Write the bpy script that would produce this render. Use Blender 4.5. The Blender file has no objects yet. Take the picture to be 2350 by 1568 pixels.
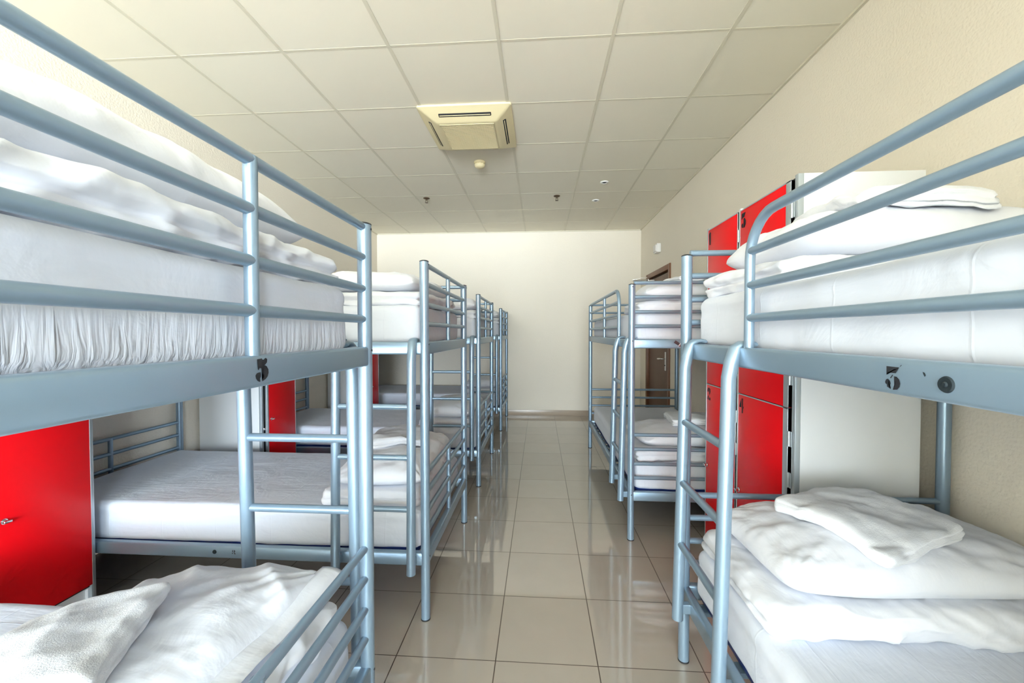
import bpy, bmesh, math, random
import numpy as np
from mathutils import Vector, Matrix, noise

random.seed(7)
scene = bpy.context.scene
COL = scene.collection
PI = math.pi
R = math.radians

# ------------------------------------------------------------------ materials
def new_mat(name):
    m = bpy.data.materials.new(name); m.use_nodes = True
    nt = m.node_tree
    return m, nt, nt.nodes, nt.links, nt.nodes['Principled BSDF']

def simple(name, col, rough=0.5, metal=0.0, spec=0.5, bump=None, var=0.0, coat=0.0):
    """principled paint with an optional fine noise bump (scale, strength, distance) and colour variation"""
    m, nt, N, L, b = new_mat(name)
    b.inputs['Base Color'].default_value = (*col, 1)
    b.inputs['Roughness'].default_value = rough
    b.inputs['Metallic'].default_value = metal
    b.inputs['Specular IOR Level'].default_value = spec
    b.inputs['Coat Weight'].default_value = coat
    tc = N.new('ShaderNodeTexCoord')
    if var:
        n = N.new('ShaderNodeTexNoise'); n.inputs['Scale'].default_value = 6; n.inputs['Detail'].default_value = 4
        L.new(tc.outputs['Object'], n.inputs['Vector'])
        mx = N.new('ShaderNodeMix'); mx.data_type = 'RGBA'
        mx.inputs[6].default_value = (*[c * (1 - var) for c in col], 1)
        mx.inputs[7].default_value = (*[min(1, c * (1 + var)) for c in col], 1)
        L.new(n.outputs['Fac'], mx.inputs[0]); L.new(mx.outputs[2], b.inputs['Base Color'])
    if bump:
        n = N.new('ShaderNodeTexNoise'); n.inputs['Scale'].default_value = bump[0]; n.inputs['Detail'].default_value = 5
        L.new(tc.outputs['Object'], n.inputs['Vector'])
        bp = N.new('ShaderNodeBump'); bp.inputs['Strength'].default_value = bump[1]; bp.inputs['Distance'].default_value = bump[2]
        L.new(n.outputs['Fac'], bp.inputs['Height']); L.new(bp.outputs['Normal'], b.inputs['Normal'])
    return m

def math_node(N, L, op, a, b=None, c=None):
    n = N.new('ShaderNodeMath'); n.operation = op
    for k, v in enumerate((a, b, c)):
        if v is None: continue
        if isinstance(v, (int, float)): n.inputs[k].default_value = v
        else: L.new(v, n.inputs[k])
    return n.outputs[0]

def joint_mask(N, L, coord, origin, pitch, width):
    """1 on a joint line, 0 inside the tile"""
    t = math_node(N, L, 'SUBTRACT', coord, origin)
    t = math_node(N, L, 'DIVIDE', t, pitch)
    t = math_node(N, L, 'ADD', t, 0.5)
    t = math_node(N, L, 'FRACT', t)
    t = math_node(N, L, 'SUBTRACT', t, 0.5)
    t = math_node(N, L, 'ABSOLUTE', t)
    return math_node(N, L, 'LESS_THAN', t, width / 2 / pitch)

def cell_noise(N, L, x, y, ox, oy, p):
    fx = math_node(N, L, 'FLOOR', math_node(N, L, 'DIVIDE', math_node(N, L, 'SUBTRACT', x, ox), p))
    fy = math_node(N, L, 'FLOOR', math_node(N, L, 'DIVIDE', math_node(N, L, 'SUBTRACT', y, oy), p))
    cb = N.new('ShaderNodeCombineXYZ'); L.new(fx, cb.inputs[0]); L.new(fy, cb.inputs[1])
    w = N.new('ShaderNodeTexWhiteNoise'); w.noise_dimensions = '2D'; L.new(cb.outputs[0], w.inputs['Vector'])
    return w.outputs['Value']

def floor_material():
    m, nt, N, L, b = new_mat('polished beige floor tile')
    tc = N.new('ShaderNodeTexCoord'); sp = N.new('ShaderNodeSeparateXYZ'); L.new(tc.outputs['Object'], sp.inputs[0])
    jx = joint_mask(N, L, sp.outputs[0], -0.1697, 0.394, 0.0042)
    jy = joint_mask(N, L, sp.outputs[1], 1.5523, 0.394, 0.0036)
    j = math_node(N, L, 'MAXIMUM', jx, jy)
    cell = cell_noise(N, L, sp.outputs[0], sp.outputs[1], -0.1697, 1.5523, 0.394)
    n = N.new('ShaderNodeTexNoise'); n.inputs['Scale'].default_value = 9; n.inputs['Detail'].default_value = 6
    L.new(tc.outputs['Object'], n.inputs['Vector'])
    f = math_node(N, L, 'ADD', math_node(N, L, 'MULTIPLY', cell, 0.45), math_node(N, L, 'MULTIPLY', n.outputs['Fac'], 0.55))
    c1 = N.new('ShaderNodeMix'); c1.data_type = 'RGBA'; L.new(f, c1.inputs[0])
    c1.inputs[6].default_value = (0.40, 0.355, 0.305, 1); c1.inputs[7].default_value = (0.46, 0.415, 0.365, 1)
    c2 = N.new('ShaderNodeMix'); c2.data_type = 'RGBA'; L.new(j, c2.inputs[0]); L.new(c1.outputs[2], c2.inputs[6])
    c2.inputs[7].default_value = (0.075, 0.05, 0.035, 1)
    L.new(c2.outputs[2], b.inputs['Base Color'])
    r = math_node(N, L, 'MULTIPLY_ADD', j, 0.5, 0.045); L.new(r, b.inputs['Roughness'])
    b.inputs['Specular IOR Level'].default_value = 0.75
    b.inputs['Coat Weight'].default_value = 0.6; b.inputs['Coat Roughness'].default_value = 0.03; b.inputs['Coat IOR'].default_value = 1.6
    bp = N.new('ShaderNodeBump'); bp.inputs['Distance'].default_value = 0.001; bp.inputs['Strength'].default_value = 0.6; bp.invert = True
    L.new(j, bp.inputs['Height']); L.new(bp.outputs['Normal'], b.inputs['Normal'])
    return m

def ceiling_material():
    m, nt, N, L, b = new_mat('cream mineral ceiling tile')
    tc = N.new('ShaderNodeTexCoord'); sp = N.new('ShaderNodeSeparateXYZ'); L.new(tc.outputs['Object'], sp.inputs[0])
    cell = cell_noise(N, L, sp.outputs[0], sp.outputs[1], -0.2191, 2.1983, 0.6)
    c1 = N.new('ShaderNodeMix'); c1.data_type = 'RGBA'; L.new(cell, c1.inputs[0])
    c1.inputs[6].default_value = (0.84, 0.79, 0.66, 1); c1.inputs[7].default_value = (0.87, 0.825, 0.70, 1)
    L.new(c1.outputs[2], b.inputs['Base Color']); b.inputs['Roughness'].default_value = 0.75
    n = N.new('ShaderNodeTexNoise'); n.inputs['Scale'].default_value = 240; L.new(tc.outputs['Object'], n.inputs['Vector'])
    bp = N.new('ShaderNodeBump'); bp.inputs['Strength'].default_value = 0.12; bp.inputs['Distance'].default_value = 0.002
    L.new(n.outputs['Fac'], bp.inputs['Height']); L.new(bp.outputs['Normal'], b.inputs['Normal'])
    return m

def stucco(name, col):
    m, nt, N, L, b = new_mat(name)
    tc = N.new('ShaderNodeTexCoord')
    big = N.new('ShaderNodeTexNoise'); big.inputs['Scale'].default_value = 1.3; big.inputs['Detail'].default_value = 3
    L.new(tc.outputs['Object'], big.inputs['Vector'])
    mx = N.new('ShaderNodeMix'); mx.data_type = 'RGBA'; L.new(big.outputs['Fac'], mx.inputs[0])
    mx.inputs[6].default_value = (*[c * 0.96 for c in col], 1); mx.inputs[7].default_value = (*[min(1, c * 1.03) for c in col], 1)
    L.new(mx.outputs[2], b.inputs['Base Color'])
    b.inputs['Roughness'].default_value = 0.6; b.inputs['Specular IOR Level'].default_value = 0.3
    v = N.new('ShaderNodeTexVoronoi'); v.feature = 'SMOOTH_F1'; v.inputs['Scale'].default_value = 85
    n = N.new('ShaderNodeTexNoise'); n.inputs['Scale'].default_value = 120; n.inputs['Detail'].default_value = 3
    L.new(tc.outputs['Object'], v.inputs['Vector']); L.new(tc.outputs['Object'], n.inputs['Vector'])
    h = math_node(N, L, 'ADD', v.outputs['Distance'], n.outputs['Fac'])
    bp = N.new('ShaderNodeBump'); bp.inputs['Strength'].default_value = 0.35; bp.inputs['Distance'].default_value = 0.004
    L.new(h, bp.inputs['Height']); L.new(bp.outputs['Normal'], b.inputs['Normal'])
    return m

def fabric(name, col, creases=False, ruffle=False, fuzz=False, weave=0.0):
    """white cotton: soft wrinkles as bump; ironed creases; gathered hem near the bottom; or terry loops"""
    m, nt, N, L, b = new_mat(name)
    b.inputs['Base Color'].default_value = (*col, 1); b.inputs['Roughness'].default_value = 0.85
    b.inputs['Specular IOR Level'].default_value = 0.15
    b.inputs['Sheen Weight'].default_value = 0.15
    tc = N.new('ShaderNodeTexCoord'); sp = N.new('ShaderNodeSeparateXYZ'); L.new(tc.outputs['Object'], sp.inputs[0])
    if fuzz:
        n = N.new('ShaderNodeTexNoise'); n.inputs['Scale'].default_value = 420; n.inputs['Detail'].default_value = 3
        n2 = N.new('ShaderNodeTexNoise'); n2.inputs['Scale'].default_value = 60; n2.inputs['Detail'].default_value = 4
        L.new(tc.outputs['Object'], n.inputs['Vector']); L.new(tc.outputs['Object'], n2.inputs['Vector'])
        h = math_node(N, L, 'ADD', math_node(N, L, 'MULTIPLY', n.outputs['Fac'], 0.0009), math_node(N, L, 'MULTIPLY', n2.outputs['Fac'], 0.0012))
    else:
        n = N.new('ShaderNodeTexNoise'); n.inputs['Scale'].default_value = 7; n.inputs['Detail'].default_value = 5; n.inputs['Distortion'].default_value = 1.2
        L.new(tc.outputs['Object'], n.inputs['Vector'])
        h = math_node(N, L, 'MULTIPLY', n.outputs['Fac'], 0.004)
        # short fine threads of wrinkle, stretched across the cloth
        mp = N.new('ShaderNodeMapping'); mp.inputs['Scale'].default_value = (9, 60, 30); mp.inputs['Rotation'].default_value = (0, 0, 0.06)
        L.new(tc.outputs['Object'], mp.inputs['Vector'])
        n3 = N.new('ShaderNodeTexNoise'); n3.inputs['Scale'].default_value = 1.0; n3.inputs['Detail'].default_value = 2
        L.new(mp.outputs[0], n3.inputs['Vector'])
        h = math_node(N, L, 'ADD', h, math_node(N, L, 'MULTIPLY', n3.outputs['Fac'], 0.0016 if creases else 0.0007))
        if creases:
            wob = math_node(N, L, 'MULTIPLY', math_node(N, L, 'SUBTRACT', n.outputs['Fac'], 0.5), 0.012)
            for ax, org, pitch in ((0, 0.13, 0.27), (1, 0.02, 0.235)):
                c = math_node(N, L, 'ADD', sp.outputs[ax], wob)
                t = math_node(N, L, 'FRACT', math_node(N, L, 'DIVIDE', math_node(N, L, 'SUBTRACT', c, org), pitch))
                t = math_node(N, L, 'ABSOLUTE', math_node(N, L, 'SUBTRACT', t, 0.5))
                t = math_node(N, L, 'MAXIMUM', math_node(N, L, 'SUBTRACT', 1.0, math_node(N, L, 'MULTIPLY', t, pitch / 0.004)), 0.0)
                h = math_node(N, L, 'ADD', h, math_node(N, L, 'MULTIPLY', t, 0.0004))
        if ruffle:
            mp = N.new('ShaderNodeMapping'); mp.inputs['Scale'].default_value = (75, 75, 9); L.new(tc.outputs['Object'], mp.inputs['Vector'])
            n2 = N.new('ShaderNodeTexNoise'); n2.inputs['Scale'].default_value = 1; n2.inputs['Detail'].default_value = 3; n2.inputs['Distortion'].default_value = 0.6
            L.new(mp.outputs[0], n2.inputs['Vector'])
            mr = N.new('ShaderNodeMapRange'); mr.inputs['From Min'].default_value = 0.115; mr.inputs['From Max'].default_value = 0.06
            L.new(sp.outputs[2], mr.inputs['Value'])
            h = math_node(N, L, 'ADD', h, math_node(N, L, 'MULTIPLY', math_node(N, L, 'MULTIPLY', n2.outputs['Fac'], mr.outputs[0]), 0.008))
    bp = N.new('ShaderNodeBump'); bp.inputs['Strength'].default_value = 1.0; bp.inputs['Distance'].default_value = 1.0
    L.new(h, bp.inputs['Height']); L.new(bp.outputs['Normal'], b.inputs['Normal'])
    return m

def wood(name, c1, c2):
    m, nt, N, L, b = new_mat(name)
    tc = N.new('ShaderNodeTexCoord')
    mp = N.new('ShaderNodeMapping'); mp.inputs['Scale'].default_value = (14, 14, 1.2); L.new(tc.outputs['Object'], mp.inputs['Vector'])
    n = N.new('ShaderNodeTexNoise'); n.inputs['Scale'].default_value = 2.2; n.inputs['Detail'].default_value = 6; n.inputs['Distortion'].default_value = 0.8
    L.new(mp.outputs[0], n.inputs['Vector'])
    mx = N.new('ShaderNodeMix'); mx.data_type = 'RGBA'; L.new(n.outputs['Fac'], mx.inputs[0])
    mx.inputs[6].default_value = (*c1, 1); mx.inputs[7].default_value = (*c2, 1)
    L.new(mx.outputs[2], b.inputs['Base Color']); b.inputs['Roughness'].default_value = 0.4
    return m

M = dict(
    floor=floor_material(), ceiling=ceiling_material(),
    wall=stucco('cream stucco wall paint', (0.85, 0.79, 0.685)),
    grid=simple('cream painted ceiling grid', (0.70, 0.655, 0.53), 0.5),
    skirting=simple('beige glossy skirting tile', (0.42, 0.34, 0.265), 0.28, var=0.05),
    metal=simple('silver painted steel tube', (0.26, 0.36, 0.46), 0.33, 0.5, 0.5),
    cap=simple('black plastic cap', (0.015, 0.016, 0.018), 0.5),
    rubber=simple('dark grey rubber plug', (0.018, 0.026, 0.032), 0.75, spec=0.2),
    black=simple('black stencil paint', (0.012, 0.014, 0.02), 0.7, var=0.3),
    sheet=fabric('daylight-tinted white cotton fitted sheet', (0.70, 0.745, 0.85), creases=True),  # white cloth with the blue of the daylight put into its colour
    gathered=fabric('daylight-tinted white cotton gathered sheet', (0.72, 0.76, 0.86), creases=False, ruffle=True),  # same blue daylight tint in the colour
    linen=fabric('daylight-tinted white cotton bed linen', (0.765, 0.79, 0.86)),  # white linen, bluish daylight painted into the base colour
    terry=fabric('white terry towelling', (0.79, 0.81, 0.86), fuzz=True),
    navy=simple('blue vinyl mattress cover', (0.012, 0.035, 0.20), 0.45),
    red=simple('red laminate locker door', (0.80, 0.0025, 0.008), 0.35, spec=0.22),
    panel=simple('white laminate locker panel', (0.80, 0.82, 0.84), 0.4),
    alu=simple('grey aluminium edge profile', (0.52, 0.58, 0.62), 0.35, 0.5),
    dark=simple('black gap shade', (0.01, 0.01, 0.012), 0.8),  # black stands in for the shade inside gaps and slots
    chrome=simple('chrome', (0.75, 0.75, 0.76), 0.18, 1.0),
    plastic=simple('cream aged plastic', (0.72, 0.63, 0.39), 0.45),
    white=simple('white plastic', (0.85, 0.84, 0.82), 0.4),
    brass=simple('dark aged brass', (0.12, 0.08, 0.05), 0.4, 0.6),
    wood=wood('brown wood veneer', (0.10, 0.042, 0.022), (0.17, 0.08, 0.042)),
    frame=wood('reddish brown door frame', (0.16, 0.062, 0.025), (0.24, 0.10, 0.045)),
    sticker=simple('dark maroon sticker', (0.05, 0.025, 0.035), 0.5),
    sticker_red=simple('maroon sticker end', (0.13, 0.02, 0.03), 0.5),
    sticker_white=simple('white sticker edge', (0.75, 0.70, 0.72), 0.5),
    winframe=simple('white window frame', (0.8, 0.8, 0.8), 0.35),
)
def glass_material():
    m, nt, N, L, b = new_mat('clear window glass')
    out = N['Material Output']
    tr = N.new('ShaderNodeBsdfTransparent'); gl = N.new('ShaderNodeBsdfGlossy'); gl.inputs['Roughness'].default_value = 0.02
    mx = N.new('ShaderNodeMixShader'); mx.inputs[0].default_value = 0.06
    L.new(tr.outputs[0], mx.inputs[1]); L.new(gl.outputs[0], mx.inputs[2]); L.new(mx.outputs[0], out.inputs['Surface'])
    return m
M['glass'] = glass_material()

# ------------------------------------------------------------------ object helpers
def link(name, me, mat=None, parent=None, loc=None, smooth=True, rot=None):
    o = bpy.data.objects.new(name, me); COL.objects.link(o)
    if mat is not None and not me.materials: me.materials.append(mat)
    if parent is not None: o.parent = parent
    if loc is not None: o.location = loc
    if rot is not None: o.rotation_euler = rot
    return o

def finish(bm, name, smooth=None):
    me = bpy.data.meshes.new(name)
    bmesh.ops.recalc_face_normals(bm, faces=bm.faces)
    bm.to_mesh(me); bm.free()
    if smooth is True:
        for p in me.polygons: p.use_smooth = True
    elif smooth is not None:
        try:
            me.shade_smooth() if hasattr(me, 'shade_smooth') else None
            for p in me.polygons: p.use_smooth = True
            me.set_sharp_from_angle(angle=smooth)
        except Exception:
            pass
    return me

def box_bm(bm, lo, hi, bevel=0.0, seg=2):
    r = bmesh.ops.create_cube(bm, size=1.0)
    vs = r['verts']
    for v in vs:
        v.co = Vector([lo[k] + (v.co[k] + 0.5) * (hi[k] - lo[k]) for k in range(3)])
    if bevel > 0:
        es = list({e for v in vs for e in v.link_edges})
        bmesh.ops.bevel(bm, geom=es, offset=bevel, segments=seg, profile=0.5, affect='EDGES')
    return bm

def box(name, lo, hi, mat, parent=None, bevel=0.0, seg=2, loc=None):
    bm = bmesh.new(); box_bm(bm, lo, hi, bevel, seg)
    return link(name, finish(bm, name, R(40)), mat, parent, loc)

def tube_bm(bm, pts, r, seg=14, caps=True):
    pts = [Vector(p) for p in pts]
    rings = []; prev = None
    for i, p in enumerate(pts):
        if i == 0: d = pts[1] - p
        elif i == len(pts) - 1: d = p - pts[i - 1]
        else: d = (pts[i + 1] - p).normalized() + (p - pts[i - 1]).normalized()
        d.normalize()
        if prev is None:
            a = Vector((0, 0, 1)) if abs(d.z) < 0.9 else Vector((1, 0, 0))
            n = d.cross(a).normalized()
        else:
            n = (prev - d * prev.dot(d)).normalized()
        prev = n; b = d.cross(n)
        rings.append([bm.verts.new(p + (n * math.cos(2 * PI * k / seg) + b * math.sin(2 * PI * k / seg)) * r) for k in range(seg)])
    for i in range(len(rings) - 1):
        for k in range(seg):
            bm.faces.new((rings[i][k], rings[i][(k + 1) % seg], rings[i + 1][(k + 1) % seg], rings[i + 1][k]))
    if caps:
        bm.faces.new(rings[0][::-1]); bm.faces.new(rings[-1])

def tube(name, pts, r, mat, parent=None, seg=14):
    bm = bmesh.new(); tube_bm(bm, pts, r, seg)
    return link(name, finish(bm, name, R(50)), mat, parent)

def lathe_bm(bm, prof, center, seg=28):
    rings = []
    for rr, z in prof:
        if rr < 1e-6: rings.append([bm.verts.new((center[0], center[1], center[2] + z))])
        else: rings.append([bm.verts.new((center[0] + rr * math.cos(2 * PI * k / seg), center[1] + rr * math.sin(2 * PI * k / seg), center[2] + z)) for k in range(seg)])
    for a, b in zip(rings[:-1], rings[1:]):
        for k in range(seg):
            q = [a[k % len(a)], a[(k + 1) % len(a)], b[(k + 1) % len(b)], b[k % len(b)]]
            u = []
            for v in q:
                if v not in u: u.append(v)
            if len(u) > 2: bm.faces.new(u)

def lathe(name, prof, mat, parent=None, center=(0, 0, 0), seg=28, rot=None, loc=None):
    bm = bmesh.new(); lathe_bm(bm, prof, center, seg)
    return link(name, finish(bm, name, R(45)), mat, parent, loc, rot=rot)

def decal(name, polys, frame, mat, parent, lift=0.0004):
    """flat painted mark: polygons in (u right, v down) image units; frame = (origin, right, down, outward, scale)"""
    o, u, v, n, s = frame
    bm = bmesh.new()
    for poly in polys:
        vs = [bm.verts.new(Vector(o) + Vector(u) * (p[0] * s) + Vector(v) * (p[1] * s) + Vector(n) * lift) for p in poly]
        f = bm.faces.new(vs)
    bmesh.ops.triangulate(bm, faces=bm.faces[:])
    me = bpy.data.meshes.new(name); bm.to_mesh(me); bm.free()
    return link(name, me, mat, parent)

def empty(name, loc, rz=0.0):
    o = bpy.data.objects.new(name, None); COL.objects.link(o)
    o.location = loc; o.rotation_euler = (0, 0, rz); o.empty_display_size = 0.1
    return o

def tag(o, label, cat, group=None):
    o['label'] = label; o['category'] = cat
    if group: o['group'] = group
    return o

def structure(o, label=None, cat=None):
    o['kind'] = 'structure'
    if label: o['label'] = label
    if cat: o['category'] = cat
    return o

# ------------------------------------------------------------------ room shell
XL, XR, YB, YF, ZC = -2.557, 1.524, 6.306, -8.0, 2.829
T = 0.12
structure(box('floor', (XL - T, YF - T, -0.1), (XR + T, YB + T, 0), M['floor']), 'glossy beige square floor tiles with dark joints', 'floor')
ceil = structure(box('ceiling', (XL - T, YF - T, ZC), (XR + T, YB + T, ZC + 0.1), M['ceiling']), 'cream suspended tile ceiling with exposed grid', 'ceiling')
structure(box('wall_left', (XL - T, YF - T, 0), (XL, YB + T, ZC), M['wall']), 'cream textured left side wall behind the lockers', 'wall')
structure(box('wall_back', (XL, YB, 0), (XR, YB + T, ZC), M['wall']), 'plain cream end wall of the room', 'wall')
LIGHT_BLOCK_X = 0.55  # aisle edge of the added light-blocking pier
UY0, UY1, UZ0, UZ1 = -4.2, -2.7, 0.9, 2.3
# right wall with the door opening
DY0, DY1, DZ = 4.93, 5.90, 2.045
bm = bmesh.new()
box_bm(bm, (XR, YF - T, 0), (XR + T, UY0, ZC)); box_bm(bm, (XR, UY1, 0), (XR + T, DY0, ZC)); box_bm(bm, (XR, UY0, 0), (XR + T, UY1, UZ0)); box_bm(bm, (XR, UY0, UZ1), (XR + T, UY1, ZC)); box_bm(bm, (XR, DY1, 0), (XR + T, YB + T, ZC)); box_bm(bm, (XR, DY0, DZ), (XR + T, DY1, ZC))
box_bm(bm, (LIGHT_BLOCK_X, -1.05, 0), (XR, -0.62, ZC))      # unseen pier added to keep window light off the near right bunk
box_bm(bm, (XR + T, DY0 - 0.1, 0), (XR + T + 0.05, DY1 + 0.1, DZ + 0.1))      # closes the opening behind the door leaf
structure(link('wall_right', finish(bm, 'wall_right'), M['wall']), 'cream textured right side wall with the brown door', 'wall')
# wall behind the camera with the big daylight window on its left part
WX0, WX1, WZ0, WZ1 = -2.45, 1.42, 0.20, 2.70
bm = bmesh.new()
box_bm(bm, (XL, YF - T, 0), (WX0, YF, ZC)); box_bm(bm, (WX1, YF - T, 0), (XR, YF, ZC))
box_bm(bm, (WX0, YF - T, 0), (WX1, YF, WZ0)); box_bm(bm, (WX0, YF - T, WZ1), (WX1, YF, ZC))
structure(link('wall_front', finish(bm, 'wall_front'), M['wall']), 'cream wall with the window behind the viewer', 'wall')
def window(name, loc, rz, width, z0, z1, panes, lab):
    win = structure(empty(name, loc, rz), lab, 'window')
    w = width / 2
    bm = bmesh.new()
    for k in range(panes + 1):
        x = -w + 2 * w * k / panes
        box_bm(bm, (max(-w, x - 0.03), -0.09, z0), (min(w, x + 0.03), -0.03, z1), 0.004)
    box_bm(bm, (-w, -0.09, z0), (w, -0.03, z0 + 0.05)); box_bm(bm, (-w, -0.09, z1 - 0.05), (w, -0.03, z1))
    link('window_frame', finish(bm, 'window_frame', R(40)), M['winframe'], win)
    for k in range(panes):
        a = -w + 2 * w / panes * k + 0.03
        box('pane', (a, -0.064, z0 + 0.05), (a + 2 * w / panes - 0.06, -0.058, z1 - 0.05), M['glass'], win)
    pl = bpy.data.lights.new(name + '_portal', 'AREA'); pl.shape = 'RECTANGLE'; pl.size = width; pl.size_y = z1 - z0
    pl.cycles.is_portal = True
    po = bpy.data.objects.new(name + '_portal', pl); COL.objects.link(po)
    po.parent = win; po.location = (0, -0.11, (z0 + z1) / 2); po.rotation_euler = (PI / 2, 0, 0)
window('window_1', ((WX0 + WX1) / 2, YF, 0), 0, WX1 - WX0, WZ0, WZ1, 3, 'wide white framed window')
window('added_window_2', (XR, (UY0 + UY1) / 2, 0), PI / 2, UY1 - UY0, UZ0, UZ1, 2, 'added unseen white framed window in the right wall behind the viewer')  # invented window, lets extra daylight onto the left front bunk

# skirting
H = 0.082
structure(box('baseboard_back', (XL, YB - 0.012, 0), (XR, YB, H), M['skirting'], bevel=0.002), 'beige tile skirting along the end wall', 'skirting')
structure(box('baseboard_left', (XL, YF, 0), (XL + 0.012, YB - 0.012, H), M['skirting'], bevel=0.002), 'beige tile skirting along the left wall', 'skirting')
bm = bmesh.new()
box_bm(bm, (XR - 0.012, -1.0, 0), (XR, DY0 - 0.05, H), 0.002); box_bm(bm, (XR - 0.012, DY1 + 0.05, 0), (XR, YB - 0.012, H), 0.002)
structure(link('baseboard_right', finish(bm, 'baseboard_right'), M['skirting']), 'beige tile skirting along the right wall', 'skirting')

# ceiling grid
CX, CY, P = -0.2191, 2.1983, 0.6
bm = bmesh.new()
for i in range(-4, 4):
    x = CX + P * i
    if XL < x < XR: box_bm(bm, (x - 0.0095, YF, ZC - 0.003), (x + 0.0095, YB, ZC + 0.002))
for j in range(-18, 8):
    y = CY + P * j
    if YF < y < YB: box_bm(bm, (XL, y - 0.008, ZC - 0.0007), (XR, y + 0.008, ZC + 0.002))
link('ceiling_grid', finish(bm, 'ceiling_grid'), M['grid'], ceil)
bm = bmesh.new()
for lo, hi in (((XR - 0.016, YF, ZC - 0.012), (XR, YB, ZC)), ((XL, YF, ZC - 0.012), (XL + 0.016, YB, ZC)), ((XL, YB - 0.016, ZC - 0.012), (XR, YB, ZC))):
    box_bm(bm, lo, hi)
structure(link('trim_1', finish(bm, 'trim_1'), M['grid']), 'cream edge angle around the ceiling', 'trim')

# door on the right wall near the far corner
door = structure(empty('door_1', (XR, (DY0 + DY1) / 2, 0)), 'brown wooden door with lever handle near the far right corner', 'door')
h = (DY1 - DY0) / 2
bm = bmesh.new()
box_bm(bm, (-0.014, -h - 0.045, 0), (0.06, -h + 0.02, DZ + 0.045), 0.003); box_bm(bm, (-0.014, h - 0.02, 0), (0.06, h + 0.045, DZ + 0.045), 0.003)
box_bm(bm, (-0.014, -h + 0.02, DZ - 0.02), (0.06, h - 0.02, DZ + 0.045), 0.003)
link('door_frame', finish(bm, 'door_frame', R(40)), M['frame'], door)
leaf = box('door_leaf', (0.012, -h + 0.024, 0.008), (0.052, h - 0.045, DZ - 0.045), M['wood'], door, 0.003)
bm = bmesh.new(); box_bm(bm, (0.004, -h + 0.145, 0.81), (0.012, -h + 0.185, 1.04), 0.003)
hp = link('handle_plate', finish(bm, 'handle_plate', R(40)), M['white'], door)
tube('lever_handle', [(0.004, -h + 0.165, 0.955), (-0.045, -h + 0.165, 0.955), (-0.052, -h + 0.172, 0.955), (-0.052, -h + 0.285, 0.95)], 0.009, M['chrome'], hp, 10)
lathe('key_cylinder', [(0, 0.004), (0.008, 0.004), (0.008, 0), (0, 0)], M['rubber'], hp, rot=(0, -PI / 2, 0), loc=(0.004, -h + 0.165, 0.875))
cl = box('door_closer', (-0.045, h - 0.30, 1.925), (0.012, h - 0.075, 1.985), M['white'], door, 0.006)
bm = bmesh.new()
tube_bm(bm, [(-0.02, h - 0.12, 1.985), (-0.02, h - 0.12, 2.012)], 0.011, 10)
tube_bm(bm, [(-0.02, h - 0.12, 2.008), (-0.10, h - 0.02, 2.012), (-0.205, h + 0.03, 2.016)], 0.008, 10)
tube_bm(bm, [(-0.205, h + 0.03, 2.024), (-0.10, h + 0.005, 2.045), (-0.014, h - 0.03, 2.05)], 0.006, 10)
link('closer_arm', finish(bm, 'closer_arm', R(45)), M['chrome'], cl)

# ------------------------------------------------------------------ ceiling fixtures
ac = tag(empty('air_conditioner', (CX - P / 2 - 0.0, CY + P * 1.5, ZC)), 'cream square cassette air conditioner set into the ceiling', 'air conditioner')
S = 0.325
bm = bmesh.new()
# dished panel: outer rim, flat slope, raised inner square with an opening for the grille
def ring(bm, hx, hy, z): return [bm.verts.new(p) for p in ((-hx, -hy, z), (hx, -hy, z), (hx, hy, z), (-hx, hy, z))]
prof = [(S, 0.0), (S, -0.014), (S - 0.014, -0.020), (0.222, -0.068), (0.206, -0.072), (0.196, -0.072), (0.196, -0.060)]
rs = [ring(bm, a, a, z) for a, z in prof]
for a, b in zip(rs[:-1], rs[1:]):
    for k in range(4): bm.faces.new((a[k], a[(k + 1) % 4], b[(k + 1) % 4], b[k]))
bm.faces.new(rs[-1])
es = [e for e in bm.edges if abs((e.verts[0].co - e.verts[1].co).z) > 1e-5 and max(abs(v.co.x) for v in e.verts) > 0.2]
bmesh.ops.bevel(bm, geom=es, offset=0.014, segments=3, profile=0.5, affect='EDGES')
link('panel', finish(bm, 'panel', R(35)), M['plastic'], ac)
bm = bmesh.new()
for k in range(27):
    y = -0.187 + 0.374 * k / 26
    box_bm(bm, (-0.19, y - 0.0030, -0.0745), (0.19, y + 0.0030, -0.066))
for k in range(23):
    x = -0.187 + 0.374 * k / 22
    box_bm(bm, (x - 0.0022, -0.19, -0.0735), (x + 0.0022, 0.19, -0.068))
for s in (-1, 1):
    box_bm(bm, (-0.194, s * 0.19 - 0.005, -0.075), (0.194, s * 0.19 + 0.005, -0.060)); box_bm(bm, (s * 0.19 - 0.005, -0.194, -0.075), (s * 0.19 + 0.005, 0.194, -0.060))
link('intake_grille', finish(bm, 'intake_grille'), M['plastic'], ac)
box('filter', (-0.188, -0.188, -0.0655), (0.188, 0.188, -0.0605), simple('brown dusty filter', (0.16, 0.115, 0.055), 0.9), ac)
sl = math.atan2(0.048, 0.089)
for k in range(4):
    bm = bmesh.new(); box_bm(bm, (-0.185, -0.013, -0.003), (0.185, 0.013, 0.008), 0.005)
    bm.transform(Matrix.Rotation(k * PI / 2, 4, 'Z') @ Matrix.Translation((0, -0.268, -0.0442)) @ Matrix.Rotation(-sl, 4, 'X'))
    slot = link('air_outlet', finish(bm, 'air_outlet', R(40)), M['dark'], ac)
    bm = bmesh.new(); box_bm(bm, (-0.178, -0.011, -0.0012), (0.178, 0.009, 0.0012), 0.001)
    bm.transform(Matrix.Rotation(k * PI / 2, 4, 'Z') @ Matrix.Translation((0, -0.272 + 0.012, -0.0485)) @ Matrix.Rotation(R(-8), 4, 'X'))
    link('flap', finish(bm, 'flap', R(40)), M['plastic'], slot)

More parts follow.
